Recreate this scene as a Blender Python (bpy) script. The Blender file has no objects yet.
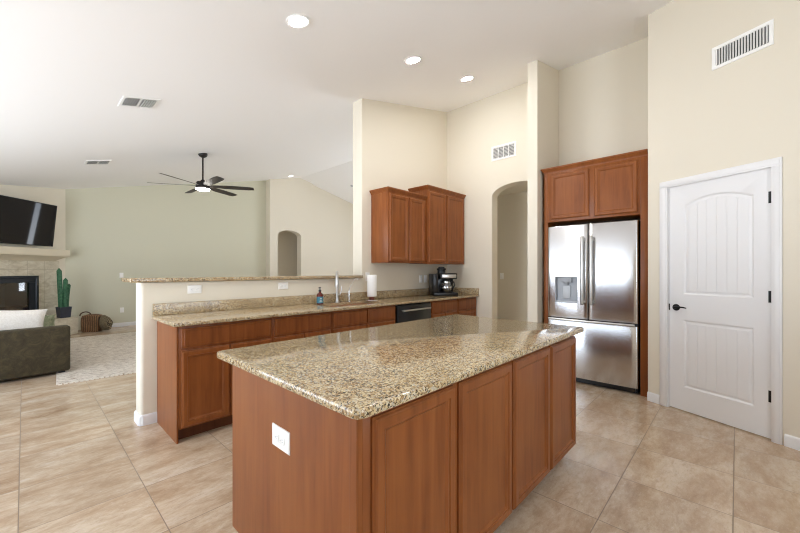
import bpy, bmesh, math, random
from mathutils import Vector, Matrix
from mathutils.geometry import tessellate_polygon
random.seed(7)
scene = bpy.context.scene
C = scene.collection
PI = math.pi

# ------------------------------------------------------------------ camera
cam_d = bpy.data.cameras.new('camera'); cam = bpy.data.objects.new('camera', cam_d); C.objects.link(cam)
cam.location = (0, 0, 1.30)
cam.rotation_euler = (PI / 2, 0, math.radians(43.43 - 90))
cam_d.sensor_width = 36; cam_d.lens = 36 * 356 / 800
cam_d.shift_y = 4 / 800
cam_d.clip_start = .05; cam_d.clip_end = 200
scene.camera = cam

# ------------------------------------------------------------------ view, world, daylight
vs = scene.view_settings
vs.view_transform = 'Standard'; vs.look = 'None'; vs.gamma = 1; vs.use_curve_mapping = False
vs.exposure = -0.05
cy = scene.cycles
cy.use_denoising = True; cy.filter_width = 1.1
cy.max_bounces = 14; cy.diffuse_bounces = 8; cy.glossy_bounces = 5; cy.transmission_bounces = 6; cy.transparent_max_bounces = 10
cy.caustics_reflective = False; cy.caustics_refractive = False
cy.sample_clamp_indirect = 6
SKY = 4.7
world = bpy.data.worlds.new('sky'); scene.world = world; world.use_nodes = True
wn = world.node_tree.nodes; wl = world.node_tree.links
bg = wn['Background']; bg.inputs['Strength'].default_value = SKY
# pale hazy sky above, brighter glow added below the horizon to lift the ceiling
tcw = wn.new('ShaderNodeTexCoord'); spw = wn.new('ShaderNodeSeparateXYZ'); rpw = wn.new('ShaderNodeValToRGB')
mpw = wn.new('ShaderNodeMath'); mpw.operation = 'MULTIPLY_ADD'; mpw.inputs[1].default_value = .5; mpw.inputs[2].default_value = .5
wl.new(tcw.outputs['Generated'], spw.inputs[0]); wl.new(spw.outputs[2], mpw.inputs[0]); wl.new(mpw.outputs[0], rpw.inputs['Fac'])
rpw.color_ramp.elements[0].position = .46; rpw.color_ramp.elements[0].color = (1.8, 1.94, 2.12, 1)
rpw.color_ramp.elements[1].position = .53; rpw.color_ramp.elements[1].color = (.78, .93, 1.10, 1)
wl.new(rpw.outputs['Color'], bg.inputs['Color'])

def portal(name, loc, rot, sx, sy):
    l = bpy.data.lights.new(name, 'AREA'); l.shape = 'RECTANGLE'; l.size = sx; l.size_y = sy
    l.cycles.is_portal = True
    o = bpy.data.objects.new(name, l); C.objects.link(o); o.location = loc; o.rotation_euler = rot
    return o
XL = -2.3          # left wall (glazed)
YB = -1.6          # wall behind the camera
XE = 9.3           # far right end of the living room
portal('daylight_sliding_door', (XL - .10, 4.2, 1.13), (0, -PI / 2, 0), 2.22, 5.6)
portal('daylight_rear_window', (.65, YB - .10, 1.6), (PI / 2, 0, 0), 2.1, 2.0)
portal('daylight_added_window', (XE + .10, 6.1, 1.45), (0, PI / 2, 0), 2.1, 3.4)  # portal for the unseen window added to light the living room
portal('daylight_end_window', (XE + .10, 9.72, 1.5), (0, PI / 2, 0), 2.0, .36)

# ------------------------------------------------------------------ helpers
def ceil_z(x): return 2.895 + .225 * x if x <= 6.08 else 2.895 + .225 * 6.08 - .24 * (x - 6.08)
SL = math.atan(.225)

class MB:
    def __init__(s): s.bm = bmesh.new()
    def box(s, x0, x1, y0, y1, z0, z1, bev=0, seg=2, mat=None):
        r = bmesh.ops.create_cube(s.bm, size=1)
        vs_ = r['verts']
        for v in vs_:
            v.co = Vector(((x0 + x1) / 2 + v.co.x * (x1 - x0), (y0 + y1) / 2 + v.co.y * (y1 - y0), (z0 + z1) / 2 + v.co.z * (z1 - z0)))
        if bev:
            ed = list({e for v in vs_ for e in v.link_edges})
            rr = bmesh.ops.bevel(s.bm, geom=ed, offset=bev, segments=seg, affect='EDGES', profile=.5)
            vs_ = list({v for f in rr['faces'] for v in f.verts} | {v for v in vs_ if v.is_valid})
        if mat:
            # include all verts of this island
            seen = set(vs_); st = list(vs_)
            while st:
                v = st.pop()
                for e in v.link_edges:
                    o = e.other_vert(v)
                    if o not in seen: seen.add(o); st.append(o)
            for v in seen: v.co = mat @ v.co
        return s
    def loft(s, rings, cap0=True, cap1=True, closed=True):
        vr = [[s.bm.verts.new(Vector(p)) for p in r] for r in rings]
        n = len(vr[0])
        for a, b in zip(vr, vr[1:]):
            for i in range(n if closed else n - 1):
                j = (i + 1) % n
                try: s.bm.faces.new((a[i], a[j], b[j], b[i]))
                except ValueError: pass
        if cap0 and n > 2: s.bm.faces.new(list(reversed(vr[0])))
        if cap1 and n > 2: s.bm.faces.new(vr[-1])
        return vr
    def rect_rings(s, x0, x1, z0, z1, prof, cap0=True, cap1=True):
        # rings of a rectangle in the x-z plane: prof = [(inset, y)]
        return s.loft([[(x0 + i, y, z0 + i), (x1 - i, y, z0 + i), (x1 - i, y, z1 - i), (x0 + i, y, z1 - i)] for i, y in prof], cap0, cap1)
    def tube(s, pts, r, n=10, cap=True):
        pts = [Vector(p) for p in pts]
        rad = r if isinstance(r, (list, tuple)) else [r] * len(pts)
        rings = []
        up = None
        for i, p in enumerate(pts):
            d = (pts[min(i + 1, len(pts) - 1)] - pts[max(i - 1, 0)]).normalized()
            if up is None:
                up = Vector((0, 0, 1)) if abs(d.z) < .9 else Vector((1, 0, 0))
            a = d.cross(up).normalized(); b = a.cross(d).normalized(); up = b
            rings.append([p + (a * math.cos(2 * PI * k / n) + b * math.sin(2 * PI * k / n)) * rad[i] for k in range(n)])
        s.loft(rings, cap, cap)
        return s
    def lathe(s, prof, n=24, c=(0, 0, 0), mat=None):
        rings = []
        for r, z in prof:
            rings.append([Vector((c[0] + r * math.cos(2 * PI * k / n), c[1] + r * math.sin(2 * PI * k / n), c[2] + z)) for k in range(n)])
        if mat: rings = [[mat @ p for p in q] for q in rings]
        s.loft(rings)
        return s
    def fill(s, loops, fn, tris=True):
        # flat polygon with holes; loops of (u, v); fn maps (u, v) to a point
        vl = [[s.bm.verts.new(Vector(fn(u, v))) for u, v in l] for l in loops]
        flat = [v for l in vl for v in l]
        for t in tessellate_polygon([[Vector((u, v, 0)) for u, v in l] for l in loops]):
            try: s.bm.faces.new([flat[i] for i in t])
            except ValueError: pass
        return vl
    def slab(s, loops, fn0, fn1):
        # extruded polygon with holes between two mapped planes
        a = s.fill(loops, fn0); b = s.fill(loops, fn1)
        for la, lb in zip(a, b):
            n = len(la)
            for i in range(n):
                j = (i + 1) % n
                s.bm.faces.new((la[i], la[j], lb[j], lb[i]))
        return a, b
    def sweep(s, path, prof, closed=False):
        # path in plan (x, y); prof = [(out, z)], out to the right of the path direction
        P = [Vector(p) for p in path]; n = len(P); rings = []
        for i in range(n):
            d0 = (P[i] - P[i - 1]).normalized() if (i or closed) else None
            d1 = (P[(i + 1) % n] - P[i]).normalized() if (i < n - 1 or closed) else None
            if d0 is None: d0 = d1
            if d1 is None: d1 = d0
            n0 = Vector((d0.y, -d0.x)); n1 = Vector((d1.y, -d1.x))
            m = (n0 + n1); m = m / max(1e-6, m.dot(n0)) if m.length > 1e-6 else n0
            rings.append([(P[i].x + m.x * o, P[i].y + m.y * o, z) for o, z in prof])
        s.loft(rings, True, True)
        return s
    def build(s, name, mat, parent=None, loc=(0, 0, 0), rz=0, smooth=30, weld=False):
        if weld: bmesh.ops.remove_doubles(s.bm, verts=s.bm.verts, dist=1e-5)
        bmesh.ops.recalc_face_normals(s.bm, faces=s.bm.faces)
        me = bpy.data.meshes.new(name); s.bm.to_mesh(me); s.bm.free()
        if smooth:
            for p in me.polygons: p.use_smooth = True
            me.set_sharp_from_angle(angle=math.radians(smooth))
        me.materials.append(mat)
        o = bpy.data.objects.new(name, me); C.objects.link(o)
        o.location = loc; o.rotation_euler = (0, 0, rz)
        if parent is not None: o.parent = parent
        return o

def tag(o, label, cat, group=None):
    o['label'] = label; o['category'] = cat
    if group: o['group'] = group
    return o
def thing(name, label, cat, loc=(0, 0, 0), rz=0, group=None, rot=None):
    o = bpy.data.objects.new(name, None); C.objects.link(o)
    o.empty_display_size = .1
    o.location = loc; o.rotation_euler = rot or (0, 0, rz)
    return tag(o, label, cat, group)
def struct(o): o['kind'] = 'structure'; return o
def copy_thing(root, loc, label):
    r = root.copy(); C.objects.link(r); r.location = loc; r['label'] = label
    for ch in list(root.children):
        c = ch.copy(); C.objects.link(c); c.parent = r
        for g in list(ch.children):
            d = g.copy(); C.objects.link(d); d.parent = c
    return r
def rrect(x0, x1, y0, y1, r, i=0, n=6):
    x0 += i; x1 -= i; y0 += i; y1 -= i; r = max(r - i, .001); P = []
    for cx, cy_, a in ((x1 - r, y1 - r, 0), (x0 + r, y1 - r, 90), (x0 + r, y0 + r, 180), (x1 - r, y0 + r, 270)):
        for k in range(n + 1):
            t = math.radians(a + 90 * k / n); P.append((cx + r * math.cos(t), cy_ + r * math.sin(t)))
    return P

# ------------------------------------------------------------------ materials
def srgb(r, g, b):
    f = lambda c: c / 12.92 if c <= .04045 else ((c + .055) / 1.055) ** 2.4
    return (f(r / 255), f(g / 255), f(b / 255), 1)
def mat(name, col=(.8, .8, .8, 1), rough=.5, metal=0, **k):
    m = bpy.data.materials.new(name); m.use_nodes = True
    b = m.node_tree.nodes['Principled BSDF']
    b.inputs['Base Color'].default_value = col; b.inputs['Roughness'].default_value = rough; b.inputs['Metallic'].default_value = metal
    for kk, v in k.items(): b.inputs[kk.replace('_', ' ')].default_value = v
    return m
class NT:
    def __init__(s, m): s.m = m; s.t = m.node_tree; s.b = s.t.nodes['Principled BSDF']
    def n(s, t, **k):
        x = s.t.nodes.new(t)
        for a, v in k.items(): setattr(x, a, v)
        return x
    def l(s, a, b): s.t.links.new(a, b)
    def coords(s, scale=(1, 1, 1), kind='Object'):
        tc = s.n('ShaderNodeTexCoord'); mp = s.n('ShaderNodeMapping'); mp.inputs['Scale'].default_value = scale
        s.l(tc.outputs[kind], mp.inputs['Vector']); return mp.outputs['Vector']
    def noise(s, vec, scale, detail=4, rough=.55, dist=0):
        x = s.n('ShaderNodeTexNoise'); s.l(vec, x.inputs['Vector'])
        x.inputs['Scale'].default_value = scale; x.inputs['Detail'].default_value = detail; x.inputs['Roughness'].default_value = rough; x.inputs['Distortion'].default_value = dist
        return x.outputs['Fac']
    def voro(s, vec, scale, feat='F1', out='Distance', rnd=1):
        x = s.n('ShaderNodeTexVoronoi', feature=feat); s.l(vec, x.inputs['Vector']); x.inputs['Scale'].default_value = scale
        x.inputs['Randomness'].default_value = rnd
        return x.outputs[out]
    def ramp(s, fac, stops, interp='LINEAR'):
        x = s.n('ShaderNodeValToRGB'); s.l(fac, x.inputs['Fac']); cr = x.color_ramp; cr.interpolation = interp
        while len(cr.elements) < len(stops): cr.elements.new(.5)
        for e, (p, c) in zip(cr.elements, stops):
            e.position = p; e.color = c if len(c) == 4 else (*c, 1)
        return x.outputs['Color']
    def mix(s, fac, a, b, mode='MIX'):
        x = s.n('ShaderNodeMix', data_type='RGBA', blend_type=mode)
        for i, v in ((0, fac), (6, a), (7, b)):
            if hasattr(v, 'is_linked'): s.l(v, x.inputs[i])
            else: x.inputs[i].default_value = v
        return x.outputs[2]
    def math(s, op, a, b=None):
        x = s.n('ShaderNodeMath', operation=op)
        for i, v in ((0, a), (1, b)):
            if v is None: continue
            if hasattr(v, 'is_linked'): s.l(v, x.inputs[i])
            else: x.inputs[i].default_value = v
        return x.outputs[0]
    def bump(s, h, strength=.3, dist=.01):
        x = s.n('ShaderNodeBump'); s.l(h, x.inputs['Height']); x.inputs['Strength'].default_value = strength; x.inputs['Distance'].default_value = dist
        s.l(x.outputs['Normal'], s.b.inputs['Normal']); return x
    def color(s, c): s.l(c, s.b.inputs['Base Color'])

def paint(name, col, tex=.12):
    m = mat(name, col, .75); t = NT(m); v = t.coords()
    t.bump(t.noise(v, 55, 3), tex, .004)
    return m
WALL = paint('cream_wall_paint', srgb(224, 217, 201))
SAGE = paint('pale_sage_wall_tone', srgb(206, 204, 184))  # slightly darker and greener than the cream walls
CEIL = paint('white_ceiling_paint', srgb(247, 247, 247), .2)
WHITE = mat('white_trim_paint', srgb(229, 229, 230), .38)
WPLAST = mat('white_plastic', srgb(244, 244, 242), .35)
BLACKM = mat('matte_black_metal', srgb(28, 27, 27), .45, .4)
BLACKP = mat('black_plastic', srgb(18, 18, 20), .28)
DARK = mat('dark_void', srgb(16, 14, 13), .8)
CHROME = mat('chrome', (.78, .78, .78, 1), .12, 1)
BRUSH = mat('brushed_nickel', (.62, .61, .59, 1), .28, 1)

def make_wood(name, dark, mid, light, rough=.33):
    m = mat(name, mid, rough); t = NT(m)
    v = t.coords((10, 10, .7)); g = t.noise(v, 2.4, 5, .55, .5)
    v2 = t.coords((1.6, 1.6, .8)); big = t.noise(v2, 2.6, 3)
    c = t.ramp(g, [(.25, dark), (.5, mid), (.78, light)])
    c2 = t.mix(t.ramp(big, [(.38, (0, 0, 0)), (.68, (.6, .6, .6))]), c, light)
    t.color(c2)
    m.node_tree.nodes['Principled BSDF'].inputs['Specular IOR Level'].default_value = .22
    m.node_tree.nodes['Principled BSDF'].inputs['Coat Weight'].default_value = .05
    m.node_tree.nodes['Principled BSDF'].inputs['Coat Roughness'].default_value = .22
    return m
WOOD = make_wood('cinnamon_stained_maple', srgb(112, 61, 31), srgb(131, 75, 38), srgb(147, 89, 47))
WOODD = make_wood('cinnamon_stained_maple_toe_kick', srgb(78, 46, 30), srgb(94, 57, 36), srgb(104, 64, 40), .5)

def make_granite():
    m = mat('speckled_tan_granite', srgb(190, 168, 130), .10); t = NT(m)
    v = t.coords()
    dn = t.n('ShaderNodeTexNoise'); t.l(v, dn.inputs['Vector']); dn.inputs['Scale'].default_value = 60; dn.inputs['Detail'].default_value = 3
    sc = t.n('ShaderNodeVectorMath', operation='SCALE'); t.l(dn.outputs['Color'], sc.inputs[0]); sc.inputs['Scale'].default_value = .02
    ad = t.n('ShaderNodeVectorMath', operation='ADD'); t.l(v, ad.inputs[0]); t.l(sc.outputs[0], ad.inputs[1]); w = ad.outputs[0]
    n1 = t.noise(v, 22, 5, .7, .4)
    base = t.ramp(n1, [(.32, srgb(160, 130, 88)), (.46, srgb(190, 164, 120)), (.58, srgb(205, 187, 150)), (.70, srgb(216, 206, 182))])
    def cells(scale):
        x = t.n('ShaderNodeTexVoronoi', feature='F1'); t.l(w, x.inputs['Vector']); x.inputs['Scale'].default_value = scale
        y = t.n('ShaderNodeSeparateColor'); t.l(x.outputs['Color'], y.inputs[0]); return y.outputs[0], y.outputs[1]
    r1, r2 = cells(165); q1, q2 = cells(240)
    cl = t.noise(v, 14, 3, .6)
    c1 = t.ramp(r1, [(0, srgb(66, 50, 38)), (.09, srgb(122, 90, 56)), (.22, srgb(166, 136, 98)), (.42, srgb(196, 173, 132)), (.64, srgb(214, 199, 166)), (.82, srgb(172, 168, 156))], 'CONSTANT')
    c = t.mix(.72, base, c1)
    k = t.math('ADD', q1, t.math('MULTIPLY', t.math('SUBTRACT', cl, .5), .5))
    blk = t.ramp(k, [(.0, (1, 1, 1)), (.12, (1, 1, 1)), (.155, (0, 0, 0))])
    c = t.mix(t.math('MULTIPLY', blk, .9), c, srgb(38, 32, 28))
    t.color(c)
    return m
GRANITE = make_granite()

def make_tile():
    m = mat('travertine_floor_tile', srgb(190, 172, 150), .28); t = NT(m)
    tc = t.n('ShaderNodeTexCoord'); sp = t.n('ShaderNodeSeparateXYZ'); t.l(tc.outputs['Object'], sp.inputs[0])
    u = t.math('DIVIDE', t.math('ADD', sp.outputs[0], .02), .52); w = t.math('DIVIDE', t.math('SUBTRACT', sp.outputs[1], .015), .5135)
    fu = t.math('FRACT', u); fw = t.math('FRACT', w); iu = t.math('FLOOR', u); iw = t.math('FLOOR', w)
    du = t.math('MINIMUM', fu, t.math('SUBTRACT', 1, fu)); dw = t.math('MINIMUM', fw, t.math('SUBTRACT', 1, fw))
    d = t.math('MINIMUM', du, dw)
    gm = t.math('LESS_THAN', d, .0045)
    cid = t.n('ShaderNodeCombineXYZ'); t.l(iu, cid.inputs[0]); t.l(iw, cid.inputs[1])
    wn_ = t.n('ShaderNodeTexWhiteNoise', noise_dimensions='2D'); t.l(cid.outputs[0], wn_.inputs['Vector'])
    off = t.n('ShaderNodeVectorMath', operation='SCALE'); t.l(wn_.outputs['Color'], off.inputs[0]); off.inputs['Scale'].default_value = 9
    mp = t.n('ShaderNodeMapping'); t.l(tc.outputs['Object'], mp.inputs['Vector']); mp.inputs['Scale'].default_value = (1.3, 3.0, 1); mp.inputs['Rotation'].default_value = (0, 0, .18)
    av = t.n('ShaderNodeVectorMath', operation='ADD'); t.l(mp.outputs[0], av.inputs[0]); t.l(off.outputs[0], av.inputs[1])
    vein = t.noise(av.outputs[0], 1.5, 9, .7, .25)
    fine = t.noise(av.outputs[0], 7, 9, .74, .3)
    c = t.ramp(vein, [(.30, srgb(158, 128, 100)), (.43, srgb(187, 162, 135)), (.56, srgb(204, 184, 160)), (.72, srgb(217, 203, 186))])
    c = t.mix(t.math('MULTIPLY', t.ramp(fine, [(.47, (0, 0, 0)), (.66, (1, 1, 1))]), .55), c, srgb(166, 140, 114))
    fl = t.n('ShaderNodeTexNoise'); t.l(av.outputs[0], fl.inputs['Vector']); fl.inputs['Scale'].default_value = 22; fl.inputs['Detail'].default_value = 8; fl.inputs['Roughness'].default_value = .8
    c = t.mix(t.ramp(fl.outputs['Fac'], [(.54, (0, 0, 0)), (.66, (.5, .5, .5))]), c, srgb(158, 130, 106))
    c = t.mix(t.ramp(fl.outputs['Fac'], [(.32, (.45, .45, .45)), (.44, (0, 0, 0))]), c, srgb(224, 212, 198))
    br = t.ramp(wn_.outputs['Value'], [(0, (.93, .93, .93)), (1, (1.03, 1.03, 1.03))])
    c = t.mix(1.0, c, br, 'MULTIPLY')
    c = t.mix(gm, c, srgb(132, 113, 95))
    t.color(c)
    rg = t.math('ADD', .19, t.math('MULTIPLY', gm, .4)); t.l(rg, t.b.inputs['Roughness'])
    h = t.math('ADD', t.math('MULTIPLY', fine, .15), t.math('MULTIPLY', gm, -1.0)); t.bump(h, .25, .003)
    return m
TILE = make_tile()

def make_steel(name='brushed_stainless_steel', r=.2):
    m = mat(name, (.64, .64, .65, 1), r, 1); t = NT(m)
    v = t.coords((260, 260, 2)); n = t.noise(v, 1.5, 2)
    rr = t.math('ADD', r - .05, t.math('MULTIPLY', n, .1)); t.l(rr, t.b.inputs['Roughness'])
    # horizontally brushed, with a very slight waviness of the sheet
    v2 = t.coords((1, 1, .12)); t.bump(t.noise(v2, 4.0, 1), .14, .02)
    tg = t.n('ShaderNodeTangent', direction_type='RADIAL', axis='Z'); t.l(tg.outputs[0], t.b.inputs['Tangent']); t.b.inputs['Anisotropic'].default_value = .75; t.b.inputs['Anisotropic Rotation'].default_value = .25
    return m
STEEL = make_steel()
def emit(name, col, s):
    m = mat(name, col, .5); b = m.node_tree.nodes['Principled BSDF']
    b.inputs['Emission Color'].default_value = col; b.inputs['Emission Strength'].default_value = s
    return m
LED = emit('lit_ceiling_lamp', (1, .985, .965, 1), 240)
def make_glass(name, tint=(1, 1, 1, 1), gloss=.09):
    m = bpy.data.materials.new(name); m.use_nodes = True; t = m.node_tree; t.nodes.remove(t.nodes['Principled BSDF'])
    a = t.nodes.new('ShaderNodeBsdfTransparent'); a.inputs[0].default_value = tint
    g = t.nodes.new('ShaderNodeBsdfGlossy'); g.inputs['Roughness'].default_value = .02
    x = t.nodes.new('ShaderNodeMixShader'); x.inputs[0].default_value = gloss
    t.links.new(a.outputs[0], x.inputs[1]); t.links.new(g.outputs[0], x.inputs[2])
    t.links.new(x.outputs[0], t.nodes['Material Output'].inputs['Surface'])
    return m
PANE = make_glass('window_glass', (1, 1, 1, 1), .06)
FIREGLASS = make_glass('fireplace_glass', (.62, .60, .60, 1), .12)

# ------------------------------------------------------------------ the setting
b = MB(); b.box(XL - .12, XE + .12, YB - .12, 10.6, -.12, 0)
FLOOR = struct(b.build('floor', TILE))

b = MB()                                  # vaulted ceiling with its ridge over the living room
xs = [XL - .12, 6.08, XE + .12]
b.slab([[(x, ceil_z(x)) for x in xs] + [(x, ceil_z(x) + .15) for x in reversed(xs)]], lambda u, v: (u, YB - .12, v), lambda u, v: (u, 10.6, v))
struct(b.build('ceiling', CEIL, smooth=0))

def arch_pts(c, hw, zs, rise, n=16):
    # from the right jamb's spring over the crown to the left jamb's spring
    return [(c + hw * math.cos(PI * k / n), zs + rise * math.sin(PI * k / n)) for k in range(n + 1)]
E_ = .03          # how far walls run up into the ceiling

# far living-room wall (sage) and the wall with the arched passage
b = MB(); b.slab([[(.2, 0), (5.06, 0), (5.06, ceil_z(5.06) + E_), (.2, ceil_z(.2) + E_)]], lambda u, v: (u, 10.4, v), lambda u, v: (u, 10.55, v))
struct(b.build('wall_far', SAGE, smooth=0))
ar = arch_pts(5.71, .40, 2.38, .17)
b = MB()
loop = [(5.06, 0), (5.31, 0)] + list(reversed(ar)) + [(6.11, 0), (6.56, 0), (6.56, ceil_z(6.56) + E_), (6.08, ceil_z(6.08) + E_), (5.06, ceil_z(5.06) + E_)]
b.slab([loop], lambda u, v: (u, 10.15, v), lambda u, v: (u, 10.4, v))
struct(b.build('wall_passage', WALL, smooth=0))
b = MB(); b.slab([[(6.56, 0), (XE, 0), (XE, ceil_z(XE) + E_), (6.56, ceil_z(6.56) + E_)]], lambda u, v: (u, 10.22, v), lambda u, v: (u, 10.4, v))
struct(b.build('wall_alcove', WALL, smooth=0))
b = MB(); b.box(5.2, 6.9, 10.95, 11.05, 0, 2.9); b.box(5.1, 5.2, 10.4, 11.05, 0, 2.9); b.box(6.9, 7.0, 10.4, 11.05, 0, 2.9); b.box(5.1, 7.0, 10.4, 11.05, 2.75, 2.9); b.box(5.1, 7, 10.6, 11.05, -.12, 0)
struct(b.build('wall_passage_end', WALL, smooth=0))

# wall with the upper cabinets, running on to the far end of the living room
b = MB(); b.slab([[(3.09, 1.24), (3.09, ceil_z(3.09) + E_), (6.08, ceil_z(6.08) + E_), (XE, ceil_z(XE) + E_), (XE, 0), (3.09, 0)]], lambda u, v: (u, 3.62, v), lambda u, v: (u, 3.81, v))
o = b.build('wall_cabinets', WALL, smooth=0); struct(o)
# half wall behind the peninsula, rounded free end
b = MB()
r = .03
P = [(3.09, 3.62), (3.09, 3.81)] + [(.668 + r + r * math.cos(t), 3.81 - r + r * math.sin(t)) for t in [PI / 2 + PI / 2 * k / 6 for k in range(7)]] + [(.668 + r + r * math.cos(t), 3.62 + r + r * math.sin(t)) for t in [PI + PI / 2 * k / 6 for k in range(7)]]
b.loft([[(x, y, 0) for x, y in P], [(x, y, 1.196) for x, y in P]])
struct(b.build('wall_peninsula', WALL))

# wall with the arched opening to the hall (plane X = 5)
ar = arch_pts(2.357, .407, 2.45, .16)
Xa0, Xa1 = 5.0, 5.17
b = MB()
loop = [(.52, 0), (1.95, 0)] + [(2.764 + 1.95 - u, v) for u, v in ar] + [(2.764, 0), (3.62, 0), (3.62, ceil_z(5) + E_), (.52, ceil_z(5) + E_)]
b.slab([loop], lambda u, v: (Xa0, u, v), lambda u, v: (Xa1, u, v))
struct(b.build('wall_hall', WALL, smooth=0))
b = MB(); b.box(6.35, 6.5, -.5, 3.62, 0, 2.75); b.box(Xa1, 6.5, -.5, 3.62, 2.75, 2.9); b.box(Xa1, 6.5, -.65, -.5, 0, 2.9)
struct(b.build('wall_hall_back', WALL, smooth=0))
# projecting stub wall left of the refrigerator
b = MB(); b.slab([[(4.29, 0), (5.0, 0), (5.0, ceil_z(5) + E_), (4.29, ceil_z(4.29) + E_)]], lambda u, v: (u, 1.762, v), lambda u, v: (u, 1.885, v))
struct(b.build('wall_stub', WALL, smooth=0))

# pantry wall, turned towards the room
DU = Vector((-.4144, -.9101, 0)); DN = Vector((.9101, -.4144, 0)); DP = Vector((4.301, .648, 0)); DRZ = math.atan2(DU.y, DU.x)
def dw(u, w, z): p = DP + DU * u + DN * w; return (p.x, p.y, z)
UE = 2.47
b = MB()
top = [(0, ceil_z(4.301) + E_), (UE, ceil_z(4.301 - .4144 * UE) + E_)]
dx0, dx1, dz1 = .183, .930, 2.090
b.slab([[(0, 0), (dx0, 0), (dx0, dz1), (dx1, dz1), (dx1, 0), (UE, 0), top[1], top[0]]], lambda u, v: dw(u, 0, v), lambda u, v: dw(u, .115, v))
struct(b.build('wall_pantry', WALL, smooth=0))
b = MB(); b.slab([[(4.37, 0), (5.0, 0), (5.0, ceil_z(5) + E_), (4.37, ceil_z(4.37) + E_)]], lambda u, v: (u, .646, v), lambda u, v: (u, .53, v))
struct(b.build('wall_niche', WALL, smooth=0))
# closet behind the door
b = MB(); b.slab([[(0.05, 0), (1.2, 0), (1.2, 2.3), (0.05, 2.3)]], lambda u, v: dw(u, .45, v), lambda u, v: dw(u, .5, v))
struct(b.build('wall_pantry_back', WALL, smooth=0))

# fireplace wall across the corner
FRZ = PI / 4; FO = Vector((-.207, 9.584, 0))
def fw_(x, y, z):
    return (FO.x + .70711 * x - .70711 * y, FO.y + .70711 * x + .70711 * y, z)
xe = 1.155; xl = (XL - FO.x) / .70711
def fz(x): return ceil_z(fw_(x, 0, 0)[0])
FBX = .535
b = MB()
b.slab([[(xl, 0), (xe, 0), (xe, fz(xe) + E_), (xl, fz(xl) + E_)], [(-FBX, .40), (-FBX, 1.2), (FBX, 1.2), (FBX, .40)]],
       lambda u, v: fw_(u, 0, v), lambda u, v: fw_(u, .15, v))
struct(b.build('wall_fireplace', WALL, smooth=0))

# glazed walls behind and left of the camera, and the far right end with its added wide window
def wall_with_openings(name, axis, at, thick, a0, a1, zt0, zt1, holes):
    b = MB()
    loops = [[(a0, 0), (a1, 0), (a1, zt1), (a0, zt0)]] + [[(h[0], h[2]), (h[0], h[3]), (h[1], h[3]), (h[1], h[2])] for h in holes]
    f = (lambda w: (lambda u, v: (w, u, v))) if axis == 'x' else (lambda w: (lambda u, v: (u, w, v)))
    b.slab(loops, f(at), f(at + thick))
    return struct(b.build(name, WALL, smooth=0))
yfl = fw_(xl, 0, 0)[1]
W1 = (1.4, 7.0, .02, 2.24); W2 = (-.7, .7, .45, 2.25); W3 = (-.4, 1.7, .6, 2.6); W4 = (9.60, 9.84, .5, 2.5); W5_ADDED = (4.4, 7.8, .4, 2.5)  # the last, wide opening is added to brighten the living room
wall_with_openings('wall_left', 'x', XL, -.12, YB - .1, yfl, ceil_z(XL) + E_, ceil_z(XL) + E_, [W1])
wall_with_openings('wall_back', 'y', YB, -.12, XL, 3.30, ceil_z(XL) + E_, ceil_z(3.3) + E_, [W3])
wall_with_openings('wall_right', 'x', XE, .12, 3.62, 10.4, ceil_z(XE) + E_, ceil_z(XE) + E_, [W4, W5_ADDED])
def window(name, axis, at, hole, mull):
    a0, a1, z0, z1 = hole
    L = a1 - a0; b = MB()
    f = .05
    b.box(0, L, -.03, .03, 0, f); b.box(0, L, -.03, .03, z1 - z0 - f, z1 - z0); b.box(0, f, -.03, .03, f, z1 - z0 - f); b.box(L - f, L, -.03, .03, f, z1 - z0 - f)
    for k in range(1, mull): b.box(L * k / mull - .03, L * k / mull + .03, -.03, .03, f, z1 - z0 - f)
    rz, loc = (PI / 2, (at, a0, z0)) if axis == 'x' else (0, (a0, at, z0))
    o = struct(b.build(name, WHITE, None, loc, rz))
    p = MB(); p.box(f, L - f, -.004, .004, f, z1 - z0 - f); p.build('window_pane', PANE, o)
window('window_1', 'x', XL - .06, W1, 3); 
window('window_2', 'y', YB - .06, W3, 2); window('window_3', 'x', XE + .06, W4, 1); window('added_window_4', 'x', XE + .06, W5_ADDED, 3)  # the wide end window is an added light source, out of view

# baseboards
BB = [(0, 0), (.014, 0), (.014, .068), (.010, .082), (.004, .088), (0, .088)]
def baseboard(name, path):
    b = MB(); b.sweep(path, BB); return struct(b.build(name, WHITE))
f2 = lambda u, w=0: dw(u, w, 0)[:2]
baseboard('baseboard_pantry_corner', [f2(0.0), f2(.116)])
baseboard('baseboard_pantry', [f2(.997), f2(UE - .02)])
baseboard('baseboard_far', [(1.0, 10.4), (5.06, 10.4)][::1])
baseboard('baseboard_peninsula_end', [(.715, 3.81), (.685, 3.803), (.668, 3.785), (.668, 3.645), (.674, 3.630), (.690, 3.62), (.785, 3.62)][::-1][::-1])
baseboard('baseboard_passage', [(5.06, 10.15), (5.31, 10.15)])
baseboard('baseboard_hall', [(6.35, 3.62), (6.35, -.5)])

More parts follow.
